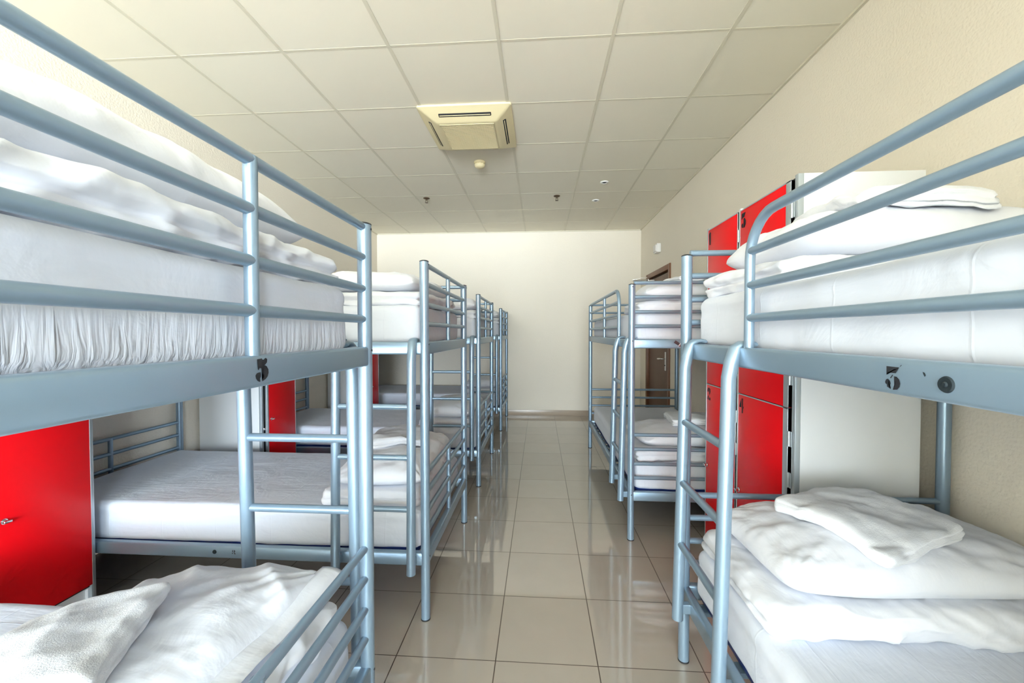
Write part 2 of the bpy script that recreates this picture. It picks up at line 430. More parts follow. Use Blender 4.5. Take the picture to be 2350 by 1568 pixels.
sd = tag(empty('smoke_detector', (-0.546, 3.722, ZC)), 'small round cream smoke detector on the ceiling beyond the air conditioner', 'smoke detector')
lathe('base', [(0, 0), (0.052, 0), (0.052, -0.012), (0.048, -0.018), (0, -0.018)], M['plastic'], sd)
bm = bmesh.new(); lathe_bm(bm, [(0.040, -0.018), (0.040, -0.026), (0.047, -0.027), (0.047, -0.036), (0.038, -0.048), (0.02, -0.054), (0, -0.055)], (0, 0, 0))
for k in range(10):
    a = 2 * PI * k / 10; box_bm(bm, (0.044 * math.cos(a) - 0.003, 0.044 * math.sin(a) - 0.003, -0.028), (0.044 * math.cos(a) + 0.003, 0.044 * math.sin(a) + 0.003, -0.016))
link('sensor_head', finish(bm, 'sensor_head', R(40)), M['plastic'], sd)

for (x, y), lab in (((-1.305, 4.672), 'dark pendant fire sprinkler on the left part of the ceiling'), ((0.193, 4.698), 'dark pendant fire sprinkler on the ceiling right of centre')):
    s = tag(empty('sprinkler', (x, y, ZC)), lab, 'sprinkler', 'pendant fire sprinklers')
    lathe('escutcheon', [(0, 0), (0.038, 0), (0.034, -0.006), (0.016, -0.014), (0, -0.014)], M['brass'], s)
    bm = bmesh.new()
    tube_bm(bm, [(0, 0, -0.012), (0, 0, -0.026)], 0.010, 10)
    for q in (-1, 1): tube_bm(bm, [(q * 0.009, 0, -0.024), (q * 0.014, 0, -0.036), (q * 0.004, 0, -0.050)], 0.0025, 6)
    link('sprinkler_body', finish(bm, 'sprinkler_body', R(45)), M['brass'], s)
    lathe('deflector', [(0, -0.049), (0.018, -0.050), (0.018, -0.053), (0, -0.053)], M['brass'], s, seg=16)
for (x, y), lab in (((0.664, 4.30), 'nearer of two small round recessed ceiling sensors at right'), ((0.654, 4.883), 'farther of two small round recessed ceiling sensors at right')):
    s = tag(empty('ceiling_sensor', (x, y, ZC)), lab, 'ceiling sensor', 'small recessed ceiling sensors')
    lathe('bezel', [(0.022, 0), (0.042, 0), (0.040, -0.005), (0.026, -0.010), (0.022, -0.006)], M['white'], s)
    lathe('lens', [(0, -0.004), (0.016, -0.005), (0.023, -0.003), (0.023, 0), (0, 0)], M['rubber'], s)
el = tag(empty('emergency_light', (XR, 5.36, 2.35)), 'small white box mounted on the right wall above the brown door', 'emergency light')
box('housing', (-0.05, -0.075, -0.055), (0, 0.075, 0.055), M['white'], el, 0.006)
box('diffuser', (-0.062, -0.06, -0.042), (-0.048, 0.06, 0.042), simple('frosted white diffuser', (0.88, 0.86, 0.84), 0.3), el, 0.005)

# ------------------------------------------------------------------ stencil shapes
S5 = [[(590,330),(780,310),(800,365),(880,375),(885,330),(940,300),(1000,370),(985,500),(920,580),(840,530),(800,470),(745,500),(735,600),(755,665),(860,625),(900,610),(980,670),(1040,800),(1050,950),(1010,1100),(930,1200),(790,1280),(780,1230),(840,1150),(850,1050),(835,950),(860,800),(830,710),(750,725),(690,700),(650,790),(620,770),(610,500)],
      [(620,890),(720,880),(735,980),(730,1080),(690,1150),(710,1250),(690,1290),(600,1230),(540,1120),(520,1000),(560,920)]]
S5R = [[(310,180),(660,185),(570,330),(340,330),(330,385),(315,385)], [(678,158),(718,118),(726,130),(686,168)], [(420,450),(480,370),(500,385),(440,468)],
       [(525,405),(600,410),(670,470),(695,560),(680,640),(620,710),(500,730),(510,700),(540,660)],
       [(280,560),(310,500),(360,480),(420,530),(440,590),(410,640),(375,630),(385,655),(445,690),(440,720),(340,675),(330,620),(290,600)]]
S2 = [[(1430,490),(1470,500),(1420,560),(1460,640),(1470,700),(1400,660),(1360,610),(1380,540)], [(1340,730),(1450,750),(1440,820),(1390,840),(1345,800)],
      [(1530,490),(1590,500),(1600,560),(1660,570),(1650,640),(1590,680),(1560,700),(1590,730),(1660,760),(1680,860),(1610,880),(1560,820),(1530,760),(1530,560)]]
N1 = [[(10,0),(22,0),(22,60),(8,60),(8,14),(2,16),(2,8)]]
N2 = [[(2,14),(8,3),(18,0),(18,8),(13,14),(13,22),(4,22)], [(22,0),(33,5),(36,18),(30,30),(22,36),(22,8)], [(4,58),(4,48),(16,36),(17,46),(14,50),(17,60)], [(21,48),(36,46),(36,60),(21,60)]]
N3 = [[(2,0),(34,0),(24,18),(8,18),(6,24),(2,24)], [(18,22),(28,22),(37,34),(37,48),(28,60),(19,60),(24,50),(24,36)], [(3,42),(14,40),(17,52),(14,60),(4,56),(1,48)]]
N4 = [[(18,0),(18,38),(2,38),(2,32)], [(22,0),(31,0),(31,60),(22,60)], [(34,32),(38,32),(38,40),(34,40)]]

# ------------------------------------------------------------------ lockers
def hinge(parent, p, axis_len=0.06):
    bm = bmesh.new(); tube_bm(bm, [(p[0], p[1], p[2] - axis_len / 2), (p[0], p[1], p[2] + axis_len / 2)], 0.004, 8)
    box_bm(bm, (p[0] + 0.001, p[1] - 0.014, p[2] - axis_len / 2), (p[0] + 0.004, p[1] + 0.014, p[2] + axis_len / 2))
    return link('hinge', finish(bm, 'hinge', R(45)), M['alu'], parent)

def knob(parent, p, out):
    """small turn-latch: rosette, stem and wing"""
    bm = bmesh.new()
    tube_bm(bm, [(p[0], p[1], p[2]), (p[0] + out * 0.004, p[1], p[2])], 0.011, 14)
    tube_bm(bm, [(p[0] + out * 0.003, p[1], p[2]), (p[0] + out * 0.016, p[1], p[2])], 0.006, 12)
    box_bm(bm, (p[0] + min(out * 0.014, out * 0.022), p[1] - 0.012, p[2] - 0.005), (p[0] + max(out * 0.014, out * 0.022), p[1] + 0.012, p[2] + 0.005), 0.002)
    return link('knob', finish(bm, 'knob', R(45)), M['chrome'], parent)

# right bank: two columns of two doors, faces the aisle (-X)
FX, LY0, LY1, LZ = 0.985, 1.64, 2.49, 1.884
rl = tag(empty('locker', (FX, (LY0 + LY1) / 2, 0)), 'tall white locker bank with four red doors numbered 1 to 4, between the right bunks', 'locker', 'red door lockers')
ym = (LY0 + LY1) / 2
y0, y1 = LY0 - ym, LY1 - ym
DEP = 0.455
bm = bmesh.new()
box_bm(bm, (0.02, y0, 0.0), (DEP, y0 + 0.018, LZ), 0.001); box_bm(bm, (0.02, y1 - 0.018, 0), (DEP, y1, LZ), 0.001)
box_bm(bm, (0.02, y0 + 0.018, LZ - 0.018), (DEP, y1 - 0.018, LZ)); box_bm(bm, (0.02, y0 + 0.018, 0.06), (DEP, y1 - 0.018, 0.078))
box_bm(bm, (DEP - 0.01, y0 + 0.018, 0.078), (DEP, y1 - 0.018, LZ - 0.018)); box_bm(bm, (0.05, y0 + 0.018, 0), (0.065, y1 - 0.018, 0.06))
link('carcass', finish(bm, 'carcass'), M['panel'], rl)
bm = bmesh.new()
for y in (y0, y1 - 0.022): box_bm(bm, (-0.001, y, 0.0), (0.02, y + 0.022, LZ), 0.002)
link('edge_profile', finish(bm, 'edge_profile', R(40)), M['alu'], rl)
box('gap_shade', (0.012, y0 + 0.022, 0.07), (0.019, y1 - 0.022, LZ - 0.004), M['dark'], rl)  # black sheet painted as the shade in the gaps around the doors
ys = y0 + 0.455
bm = bmesh.new(); box_bm(bm, (-0.002, ys - 0.009, 0.06), (0.018, ys + 0.009, LZ), 0.001)
link('divider', finish(bm, 'divider'), M['panel'], rl)
cols = [(y0 + 0.036, ys - 0.011, (N3, N4)), (ys + 0.011, y1 - 0.024, (N1, N2))]
for ci, (a, b, digits) in enumerate(cols):
    for (z0, z1), dg in (((0.980, 1.872), digits[0]), ((0.075, 0.978), digits[1])):
        d = box('door', (-0.006, a, z0), (0.012, b, z1), M['red'], rl, 0.0008)
        bm = bmesh.new()
        box_bm(bm, (-0.0075, a, z0), (0.0125, a + (0.032 if ci == 0 else 0.004), z1), 0.001); box_bm(bm, (-0.0075, b - 0.004, z0), (0.0125, b, z1), 0.0005)
        box_bm(bm, (-0.0075, a, z1 - 0.005), (0.0125, b, z1))
        link('edge_strip', finish(bm, 'edge_strip', R(40)), M['alu'], d)
        decal('number', dg, ((-0.0062, b - 0.014, z1 - 0.02), (0, -1, 0), (0, 0, -1), (-1, 0, 0), 0.0012), M['black'], d)
        knob(d, (-0.006, b - 0.025, z0 + 0.455 if z0 > 0.5 else z0 + 0.43), -1)
        for hz in (z0 + 0.12, z0 + (0.35 if z0 > .5 else 0.62), z1 - 0.12): hinge(d, (-0.0065, a - 0.007, hz))

def left_locker(yl, yr, lab, zk=0.62):
    """single column, one full-height door facing the aisle (+X); latch at the near edge"""
    fx = -2.05; dep = fx - XL - 0.02
    t = tag(empty('locker', (fx, (yl + yr) / 2, 0)), lab, 'locker', 'red door lockers')
    a, b = yl - (yl + yr) / 2, yr - (yl + yr) / 2
    bm = bmesh.new()
    box_bm(bm, (-dep, a, 0), (-0.02, a + 0.018, 1.9)); box_bm(bm, (-dep, b - 0.018, 0), (-0.02, b, 1.9))
    box_bm(bm, (-dep, a + 0.018, 1.882), (-0.02, b - 0.018, 1.9)); box_bm(bm, (-dep, a + 0.018, 0.10), (-0.02, b - 0.018, 0.118))
    box_bm(bm, (-dep, a + 0.018, 0.118), (-dep + 0.01, b - 0.018, 1.882)); box_bm(bm, (-0.05, a + 0.018, 0), (-0.035, b - 0.018, 0.10))
    link('carcass', finish(bm, 'carcass'), M['panel'], t)
    bm = bmesh.new()
    box_bm(bm, (-0.02, a, 0.0), (0, a + 0.02, 1.9), 0.002); box_bm(bm, (-0.02, b - 0.02, 0), (0, b, 1.9), 0.002)
    link('edge_profile', finish(bm, 'edge_profile', R(40)), M['alu'], t)
    box('gap_shade', (-0.018, a + 0.02, 0.11), (-0.010, b - 0.02, 1.895), M['dark'], t)  # black sheet in place of the shade beside the door
    d = box('door', (-0.008, a + 0.068, 0.125), (0.008, b - 0.022, 1.89), M['red'], t, 0.0008)
    bm = bmesh.new()
    box_bm(bm, (-0.0085, a + 0.05, 0.125), (0.0092, a + 0.068, 1.89), 0.0008); box_bm(bm, (-0.0085, b - 0.022, 0.125), (0.0092, b - 0.019, 1.89), 0.0005)
    link('edge_strip', finish(bm, 'edge_strip', R(40)), M['alu'], d)
    knob(d, (0.008, a + 0.095, zk), 1)
    bm = bmesh.new(); box_bm(bm, (-0.006, a + 0.018, 0.545), (0.004, a + 0.052, 0.565), 0.002)
    link('latch', finish(bm, 'latch', R(40)), M['chrome'], t)
    return t
left_locker(1.315, 1.735, 'red locker at the left edge, beside the left front bunk', 0.555)
left_locker(2.875, 3.30, 'red locker with white side panel, second along the left wall')
left_locker(4.73, 5.07, 'red locker farthest along the left wall, showing only a thin red strip')

# ------------------------------------------------------------------ bunk beds
L, W = 2.02, 0.93
ZU0, ZU1, ZL0, ZL1 = 1.180, 1.236, 0.245, 0.303
RU = (1.578, 1.492, 1.402, 1.315)     # upper rails
RLOW = (0.650, 0.562, 0.472, 0.385)     # lower rails
RT, RP = 0.0112, 0.0200

def side_span(y, out):      # beam cross section centred on the post line
    return y - 0.015, y + 0.015

def bunk(loc, rz, post_h, ladder_side, ladder_x, guard_x, far_guard, lab, mid_x=1.05):
    """x runs from the head end (0) to the foot end (L), y across; ladder_side 0 means the y=0 side, 1 the y=W side"""
    t = tag(empty('bunk_bed', loc, rz), lab, 'bunk bed', 'silver tubular bunk beds')
    refs = {}
    for x in (0, L):
        for y in (0, W):
            p = tube('post', [(x, y, 0.004), (x, y, post_h)], RP, M['metal'], t, 20)
            lathe('end_cap', [(0, 0.006), (0.012, 0.005), (0.0195, 0.002), (0.0205, 0), (0.0205, -0.002), (0, -0.002)], M['cap'], p, (x, y, post_h), 20)
            lathe('foot_cap', [(0, 0.006), (0.0208, 0.006), (0.0208, 0.0), (0, 0.0)], M['cap'], p, (x, y, 0), 20)
            sg = -1 if x == 0 else 1
            for z in (post_h - 0.014, ZU0 + 0.045, ZL0 + 0.04):
                bm = bmesh.new(); tube_bm(bm, [(x + sg * 0.018, y, z), (x + sg * 0.0212, y, z)], 0.0035, 8)
                link('bolt', finish(bm, 'bolt', R(40)), M['cap'], p)
    for z0, z1, tier in ((ZU0, ZU1, 'upper'), (ZL0, ZL1, 'lower')):
        for y in (0, W):
            refs[tier, 'side', y > 0] = box('side_beam', (0.0, y - 0.015, z0), (L, y + 0.015, z1), M['metal'], t, 0.007, 3)
        for x in (0, L):
            refs[tier, 'end', x > 0] = box('end_beam', (x - 0.015, 0.0, z0), (x + 0.015, W, z1), M['metal'], t, 0.007, 3)
        bm = bmesh.new()
        for k in range(15):
            x = 0.09 + (L - 0.18) * k / 14
            box_bm(bm, (x - 0.025, 0.012, z0 + 0.006), (x + 0.025, W - 0.012, z0 + 0.022), 0.003, 1)
        link('slats', finish(bm, 'slats'), M['metal'], t)
    # end rails
    rail_mesh = None
    for x in (0, L):
        for zs, zb in ((RU, ZU1), (RLOW, ZL1)):
            for z in zs:
                if rail_mesh is None:
                    bm = bmesh.new(); tube_bm(bm, [(0, 0.012, 0), (0, W - 0.012, 0)], RT, 12); rail_mesh = finish(bm, 'end_rail', R(50))
                link('end_rail', rail_mesh, M['metal'], t, (x, 0, z))
            tube('rail_support', [(x, W / 2, zb - 0.004), (x, W / 2, zs[0] + 0.006)], 0.0118, M['metal'], t, 14)
    # ladder side guard: bent tube hoop and three rails
    ys = W if ladder_side else 0
    out = 1 if ladder_side else -1
    g = guard_x; rr = 0.11; zt = RU[0]
    pts = [(g, ys, ZU1 - 0.004), (g, ys, zt - rr)] + [(g + rr - rr * math.cos(a), ys, zt - rr + rr * math.sin(a)) for a in [PI / 2 * k / 8 for k in range(1, 9)]] + [(L - 0.01, ys, zt)]
    tube('guard_hoop', pts, 0.0125, M['metal'], t, 14)
    for z in RU[1:]: tube('guard_rail', [(g + 0.004, ys, z), (L - 0.01, ys, z)], RT, M['metal'], t, 12)
    tube('guard_support', [(mid_x, ys, ZU1 - 0.004), (mid_x, ys, zt)], 0.0118, M['metal'], t, 14)
    if far_guard:
        yo = 0 if ladder_side else W
        for z in RU: tube('guard_rail', [(0.012, yo, z), (L - 0.012, yo, z)], RT, M['metal'], t, 12)
        for x in (L / 3, 2 * L / 3): tube('guard_support', [(x, yo, ZU1 - 0.004), (x, yo, RU[0])], 0.0118, M['metal'], t, 14)
    # ladder hooked on the upper side beam
    def yo(z): return ys + out * (0.037 + 0.020 * max(0.0, 1.1 - z) / 0.87)      # the ladder leans out a little
    lad = empty('ladder', (0, 0, 0)); lad.parent = t
    for x in ladder_x:
        hook = [(x, yo(0.232), 0.232), (x, yo(0.7), 0.7), (x, yo(1.09), 1.09), (x, ys + out * 0.0365, 1.15), (x, ys + out * 0.030, 1.19), (x, ys + out * 0.018, 1.228), (x, ys + out * 0.002, 1.247), (x, ys - out * 0.016, 1.249), (x, ys - out * 0.032, 1.240)]
        bm = bmesh.new(); tube_bm(bm, hook, 0.0195, 18)
        for v in bm.verts:      # the hook is pressed flat towards its tip
            k = min(1, max(0, (v.co.z - 1.13) / 0.11))
            c = (v.co.y - ys) * out
            if v.co.z > 1.2 and c < 0.03: v.co.z = 1.243 + (v.co.z - 1.243) * (0.45)
        link('ladder_rail', finish(bm, 'ladder_rail', R(50)), M['metal'], lad)
        bm = bmesh.new(); box_bm(bm, (x - 0.012, min(ys, yo(0.27)), 0.255), (x + 0.012, max(ys, yo(0.27)), 0.29), 0.003)
        link('bracket', finish(bm, 'bracket'), M['metal'], lad)
    for z in (0.955, 0.735, 0.512):
        bm = bmesh.new(); tube_bm(bm, [(ladder_x[0] + 0.012, yo(z), z), (ladder_x[1] - 0.012, yo(z), z)], 0.0125, 14)
        link('rung', finish(bm, 'rung', R(50)), M['metal'], lad)
    return t, refs

BX = -0.505
bunks = {}
def left_bunk(key, ynear, ladder_far, lx, lab):
    # local x runs to the left wall, local y towards the viewer
    b = bunk((BX, ynear + W, 0), PI, 1.588, 0 if ladder_far else 1, lx, lx[1] + 0.05, True, lab)
    bunks[key] = b; return b
left_bunk('A', 0.222, True, (0.055, 0.40), 'silver bunk bed at left front, stencilled 5 on its upper end beam')
left_bunk('B', 1.764, False, (0.048, 0.385), 'silver bunk bed second in the left row, stencilled 2 on its lower side beam')
left_bunk('C', 3.342, False, (0.048, 0.385), 'silver bunk bed third from the front in the left row')
left_bunk('D', 5.28, False, (0.048, 0.385), 'silver bunk bed at the far end of the left row, against the end wall')
RXC, RXW = 0.560, 0.560 + W
b = bunk((RXC, 1.605, 0), -PI / 2, 1.568, 0, (0.098, 0.436), 0.470, False, 'silver bunk bed at right front, stencilled 5 on its upper side beam', 1.26); bunks['R1'] = b
b = bunk((RXW, 2.534, 0), PI / 2, 1.568, 1, (0.03, 0.335), 0.40, False, 'silver bunk bed behind the red lockers on the right side'); bunks['R2'] = b

# marks on the beams
rA = bunks['A'][1][('upper', 'end', False)]
decal('stencil_number', [[(785 + (a - 785) * 1.3, b * 0.84) for a, b in p] for p in S5], ((-0.0152, W / 2 + 0.017 + 0.020, ZU1 + 0.0078), (0, -1, 0), (0, 0, -1), (-1, 0, 0), 0.00005), M['black'], rA)
rR = bunks['R1'][1][('upper', 'side', False)]
decal('stencil_number', S5R, ((0.905, -0.0152, ZU1 - 0.001), (1, 0, 0), (0, 0, -1), (0, -1, 0), 0.000065), M['black'], rR)
lathe('rubber_plug', [(0, 0.004), (0.0025, 0.004), (0.004, 0.002), (0.010, 0.0025), (0.0115, 0.0), (0, 0)], M['rubber'], rR, rot=(PI / 2, 0, 0), loc=(1.02, -0.015, ZU0 + 0.026))
decal('scuff_mark', [[(0, 0), (6, 2), (10, 9), (7, 14), (3, 8)], [(70, 8), (75, 7), (78, 16), (74, 18)]], ((0.986, -0.0152, ZU0 + 0.040), (1, 0, 0), (0, 0, -1), (0, -1, 0), 0.0005), M['rubber'], rR)
rB = bunks['B'][1][('lower', 'side', True)]
decal('stencil_number', S2, ((0.884 + 0.040 + 0.0378, W + 0.0152, ZL1 + 0.009), (-1, 0, 0), (0, 0, -1), (0, 1, 0), 0.0000515), M['black'], rB)
lathe('bolt', [(0, 0.003), (0.004, 0.003), (0.005, 0.0015), (0.009, 0.002), (0.0095, 0), (0, 0)], M['rubber'], rB, rot=(-PI / 2, 0, 0), loc=(0.976, W + 0.015, ZL0 + 0.03))
r2 = bunks['R2'][1][('upper', 'end', False)]
ang = R(33)
def rp(pts):
    return [(x * math.cos(ang) - y * math.sin(ang), x * math.sin(ang) + y * math.cos(ang)) for x, y in pts]
fr = ((-0.0152, 0.675, ZU1 - 0.008), (0, -1, 0), (0, 0, -1), (-1, 0, 0), 0.001)
st = decal('sticker', [rp([(0, -2), (32, -2), (32, 16), (0, 16)])], fr, M['sticker'], r2)
decal('sticker_end', [rp([(37, -1), (54, -1), (54, 17), (37, 17)])], fr, M['sticker_red'], r2)
decal('sticker_strip', [rp([(32, -2), (37, -2), (37, 16), (32, 16)])], fr, M['sticker_white'], r2)

# ------------------------------------------------------------------ soft goods
def grid_box(sx, sy, sz, r, nx, ny, nz):
    """rounded box surface as welded grid; returns bmesh with base at z=0 and list of outward directions"""
    def ax(n, s):
        t = np.linspace(-1, 1, n + 1); k = 0.86
        return np.sin(t * k * PI / 2) / math.sin(k * PI / 2) * s / 2
    X, Y, Z = ax(nx, sx), ax(ny, sy), ax(nz, sz)
    bm = bmesh.new(); vid = {}
    def V(i, j, k):
        key = (i, j, k)
        if key not in vid:
            p = Vector((X[i], Y[j], Z[k])); q = Vector((max(-sx / 2 + r, min(sx / 2 - r, p.x)), max(-sy / 2 + r, min(sy / 2 - r, p.y)), max(-sz / 2 + r, min(sz / 2 - r, p.z))))
            d = p - q
            if d.length > 1e-9:
                n = d.normalized(); p = q + n * r
            else: n = Vector((0, 0, 1))
            v = bm.verts.new(p); vid[key] = (v, n)
        return vid[key][0]
    for k in (0, nz):
        for i in range(nx):
            for j in range(ny): bm.faces.new((V(i, j, k), V(i + 1, j, k), V(i + 1, j + 1, k), V(i, j + 1, k)))
    for j in (0, ny):
        for i in range(nx):
            for k in range(nz): bm.faces.new((V(i, j, k), V(i + 1, j, k), V(i + 1, j, k + 1), V(i, j, k + 1)))
    for i in (0, nx):
        for j in range(ny):
            for k in range(nz): bm.faces.new((V(i, j, k), V(i, j + 1, k), V(i, j + 1, k + 1), V(i, j, k + 1)))
    return bm, list(vid.values())

def fbm(x, y, z, oct=3):
    return noise.fractal(Vector((x, y, z)), 1.0, 2.0, oct)

def ridged(x, y, z):
    return 1 - abs(noise.noise(Vector((x, y, z)))) * 2

MW, ML, MH = W - 0.075, L - 0.075, 0.195
def mattress_meshes(seed, fine, hem_up=0.0):
    nx, ny, nz = (150, 80, 18) if fine else (70, 40, 10)
    bm, vs = grid_box(ML - 0.004, MW - 0.004, 0.11, 0.02, 30, 20, 4)
    for v, n in vs: v.co.z += 0.055
    core = finish(bm, 'mattress_core', True)
    hs = MH + 0.006 - 0.012
    bm, vs = grid_box(ML + 0.014, MW + 0.014, hs, 0.038, nx, ny, nz)
    s = seed * 13.7
    for v, n in vs:
        x, y, z = v.co
        side = math.hypot(n.x, n.y)
        amp = 0.004 * fbm(x * 3.2 + s, y * 3.2, z * 5, 3)
        # long shallow pulls and a soft waist across the sides
        amp += 0.004 * side * math.exp(-((z - 0.035) / 0.016) ** 2) * -1.0
        amp = max(-0.006, amp) + 0.0025 * side * noise.noise(Vector((x * 9 + s, y * 9, z * 3)))
        co = v.co + n * amp
        t = (co.z + hs / 2) / hs
        hem = 0.004 + hem_up + (0.018 if hem_up else 0.010) * noise.noise(Vector((x * 2.3 + s, y * 2.3, 3.1))) + 0.003 * noise.noise(Vector((x * 14, y * 14, s)))
        lift = max(0, hem) * max(0, 1 - t * 4)
        co.z = co.z + hs / 2 + 0.012 + lift
        v.co = co
    return core, finish(bm, 'fitted_sheet', True)

def pillow_mesh(Lp, Wp, Hp, seed, n=1.0, flat=0.32):
    """pillow: x across its width Wp, y along its length Lp; base at z=0"""
    nu, nv = int(44 * n), int(76 * n)
    s = seed * 7.3
    bm = bmesh.new(); top = {}; bot = {}
    hmap = np.zeros((nu + 1, nv + 1))
    for i in range(nu + 1):
        for j in range(nv + 1):
            u, v = -1 + 2 * i / nu, -1 + 2 * j / nv
            pu = math.sin(u * 0.9 * PI / 2) / math.sin(0.9 * PI / 2); pv = math.sin(v * 0.9 * PI / 2) / math.sin(0.9 * PI / 2)
            e = max(0, 1 - abs(pu) ** 3.0) ** 0.52 * max(0, 1 - abs(pv) ** 3.8) ** 0.52
            # the edges draw in between the corners
            rc = 1 - 0.055 * (pu * pv) ** 6
            x = pu * rc * Wp / 2 * (1 - 0.045 * (1 - pv * pv)); y = pv * rc * Lp / 2 * (1 - 0.03 * (1 - pu * pu))
            x += 0.006 * noise.noise(Vector((y * 5, s, pu))); y += 0.005 * noise.noise(Vector((x * 5, s + 4, pv)))
            edge = 1 - e
            d = math.hypot(1 - abs(pu), 1 - abs(pv))
            w = 0.012 * fbm(x * 4 + s, y * 4, s, 3) + 0.007 * fbm(x * 13 + s, y * 11, s, 3)
            # creases that run in from the corners
            ang_ = math.atan2(1.05 - abs(pv), 1.05 - abs(pu))
            w += 0.020 * math.exp(-d * 2.0) * noise.noise(Vector((ang_ * 6, s + (1 if pu > 0 else 5), (2 if pv > 0 else 9))))
            w += 0.016 * ridged(x * 4 + 2.6 * y + s, y * 2.0 - x, s) ** 3 * (0.35 + 0.65 * edge)
            w += 0.012 * noise.noise(Vector((x * 2.5 + s, y * 9 + x * 4, s + 2))) * (0.3 + 0.7 * edge)
            w *= min(1, e * 2.5)
            zt = Hp * flat + Hp * (1 - flat) * e + w
            zb = Hp * flat * (1 - min(1, e * 1.7)) if e > 0 else Hp * flat
            if i in (0, nu) or j in (0, nv):
                zz = Hp * flat + 0.012 * noise.noise(Vector((x * 6, y * 6, s)))
                vv = bm.verts.new((x, y, zz)); top[i, j] = bot[i, j] = vv; hmap[i, j] = zz
            else:
                top[i, j] = bm.verts.new((x, y, zt)); bot[i, j] = bm.verts.new((x, y, max(0, min(zb, zt - 0.004)))); hmap[i, j] = zt
    for i in range(nu):
        for j in range(nv):
            bm.faces.new((top[i, j], top[i + 1, j], top[i + 1, j + 1], top[i, j + 1]))
            bm.faces.new((bot[i, j], bot[i, j + 1], bot[i + 1, j + 1], bot[i + 1, j]))
    me = finish(bm, 'pillow', True)
    def height(x, y):
        if abs(x) >= Wp / 2 or abs(y) >= Lp / 2: return 0.0
        def inv(q, half): return (math.asin(max(-1, min(1, q / half * math.sin(0.9 * PI / 2)))) / (0.9 * PI / 2) + 1) / 2
        a, b_ = inv(x, Wp / 2) * nu, inv(y, Lp / 2) * nv
        i, j = min(nu - 1, int(a)), min(nv - 1, int(b_)); fa, fb = a - i, b_ - j
        return float((hmap[i, j] * (1 - fa) + hmap[i + 1, j] * fa) * (1 - fb) + (hmap[i, j + 1] * (1 - fa) + hmap[i + 1, j + 1] * fa) * fb)
    return me, height

def duvet_mesh(sx, sy, h, seed, n=1.0):
    """duvet folded to a pad: fold along the +x edge, layered open edges on the other sides; base at z=0"""
    bm, vs = grid_box(sx, sy, h, h * 0.42, int(54 * n), int(90 * n), max(8, int(14 * n)))
    s = seed * 5.1
    for v, n_ in vs:
        x, y, z = v.co
        t = (z + h / 2) / h
        fold = 1 / (1 + math.exp(-(x - sx * 0.36) * 60))
        side = math.hypot(n_.x, n_.y)
        a = 0.010 * fbm(x * 3 + s, y * 3, s + t, 3)
        a += 0.006 * noise.noise(Vector((x * 4 + y * 3 + s, y * 7 - x * 2, s))) * (0.4 + 0.6 * side)
        g = math.exp(-((t - 0.52 - 0.05 * noise.noise(Vector((x * 3, y * 3, s)))) / 0.06) ** 2)
        a += 0.009 * ridged(x * 1.6 + s, y * 6.0 + 1.8 * x, t * 1.2) ** 3 * (0.3 + 0.7 * side) - 0.004
        a += 0.007 * ridged(x * 3 + s, y * 12 - 3 * x + 2 * t, s) ** 2 * (0.4 + 0.6 * side) + 0.004 * fbm(x * 12, y * 12, s + t * 2, 3)
        a -= 0.022 * g * side * (1 - 0.85 * fold)
        a += 0.005 * side * noise.noise(Vector((y * 26 + s, x * 26, t * 3))) * (1 - 0.5 * fold)
        co = v.co + n_ * a
        # plump towards the middle, thin at the ends
        k = (1 - abs(2 * y / sy) ** 6 * 0.16) * (1 - abs(2 * x / sx) ** 8 * 0.10)
        co.z = (co.z + h / 2) * k
        co.z = max(0.0, co.z)
        co.x += 0.012 * noise.noise(Vector((y * 3.1, s, 1))) ; co.y += 0.010 * noise.noise(Vector((x * 3.1, s, 2)))
        v.co = co
    return finish(bm, 'folded_duvet', True)

def towel_mesh(sx, sy, h, seed, support, n=1.0):
    """towel folded in layers and laid over the pillow; support(x, y) gives the height under it"""
    bm, vs = grid_box(sx, sy, h, h * 0.46, int(44 * n), int(44 * n), 12)
    s = seed * 3.3
    for v, n_ in vs:
        x, y, z = v.co
        t = (z + h / 2) / h
        fold = 1 / (1 + math.exp((y + sy * 0.36) * 60))
        side = math.hypot(n_.x, n_.y)
        g = math.exp(-((t - 0.30) / 0.07) ** 2) + math.exp(-((t - 0.66) / 0.07) ** 2)
        a = -0.010 * g * side * (1 - 0.9 * fold)
        a += 0.007 * fbm(x * 6 + s, y * 6, s, 3) + 0.004 * side * noise.noise(Vector((x * 22 + s, y * 22, t * 4)))
        co = v.co + n_ * a
        co.x += 0.012 * noise.noise(Vector((y * 5, t * 2.5, s))) * (0.3 + t); co.y += 0.012 * noise.noise(Vector((x * 5, t * 2.5, s + 3))) * (0.3 + t)
        co.z = co.z + h / 2 + support(co.x, co.y)
        v.co = co
    return finish(bm, 'towel', True)

CACHE = {}
def cached(key, fn):
    if key not in CACHE: CACHE[key] = fn()
    return CACHE[key]

def add_mattress(key, tier, seed, fine, lab):
    t, _ = bunks[key]
    z = (ZU0 if tier == 'u' else ZL0) + 0.022
    core, sheet = cached(('m', seed, fine), lambda: mattress_meshes(seed, fine, 0.020 if seed in (6, 8, 12) else 0.0))
    mw = t_matrix(t)
    o = empty('mattress', mw @ Vector((L / 2, W / 2, z)), t.rotation_euler[2])
    tag(o, lab, 'mattress', 'sheeted mattresses')
    link('mattress_core', core, M['navy'], o); link('fitted_sheet', sheet, M['gathered'] if seed == 1 else M['sheet'], o)
    return z + MH + 0.004

def t_matrix(t):
    return Matrix.Translation(t.location) @ Matrix.Rotation(t.rotation_euler[2], 4, 'Z')

PLACES = {
    'A': 'left front bunk', 'B': 'second left bunk', 'C': 'third left bunk', 'D': 'farthest left bunk', 'R1': 'right front bunk', 'R2': 'right bunk behind the lockers'}

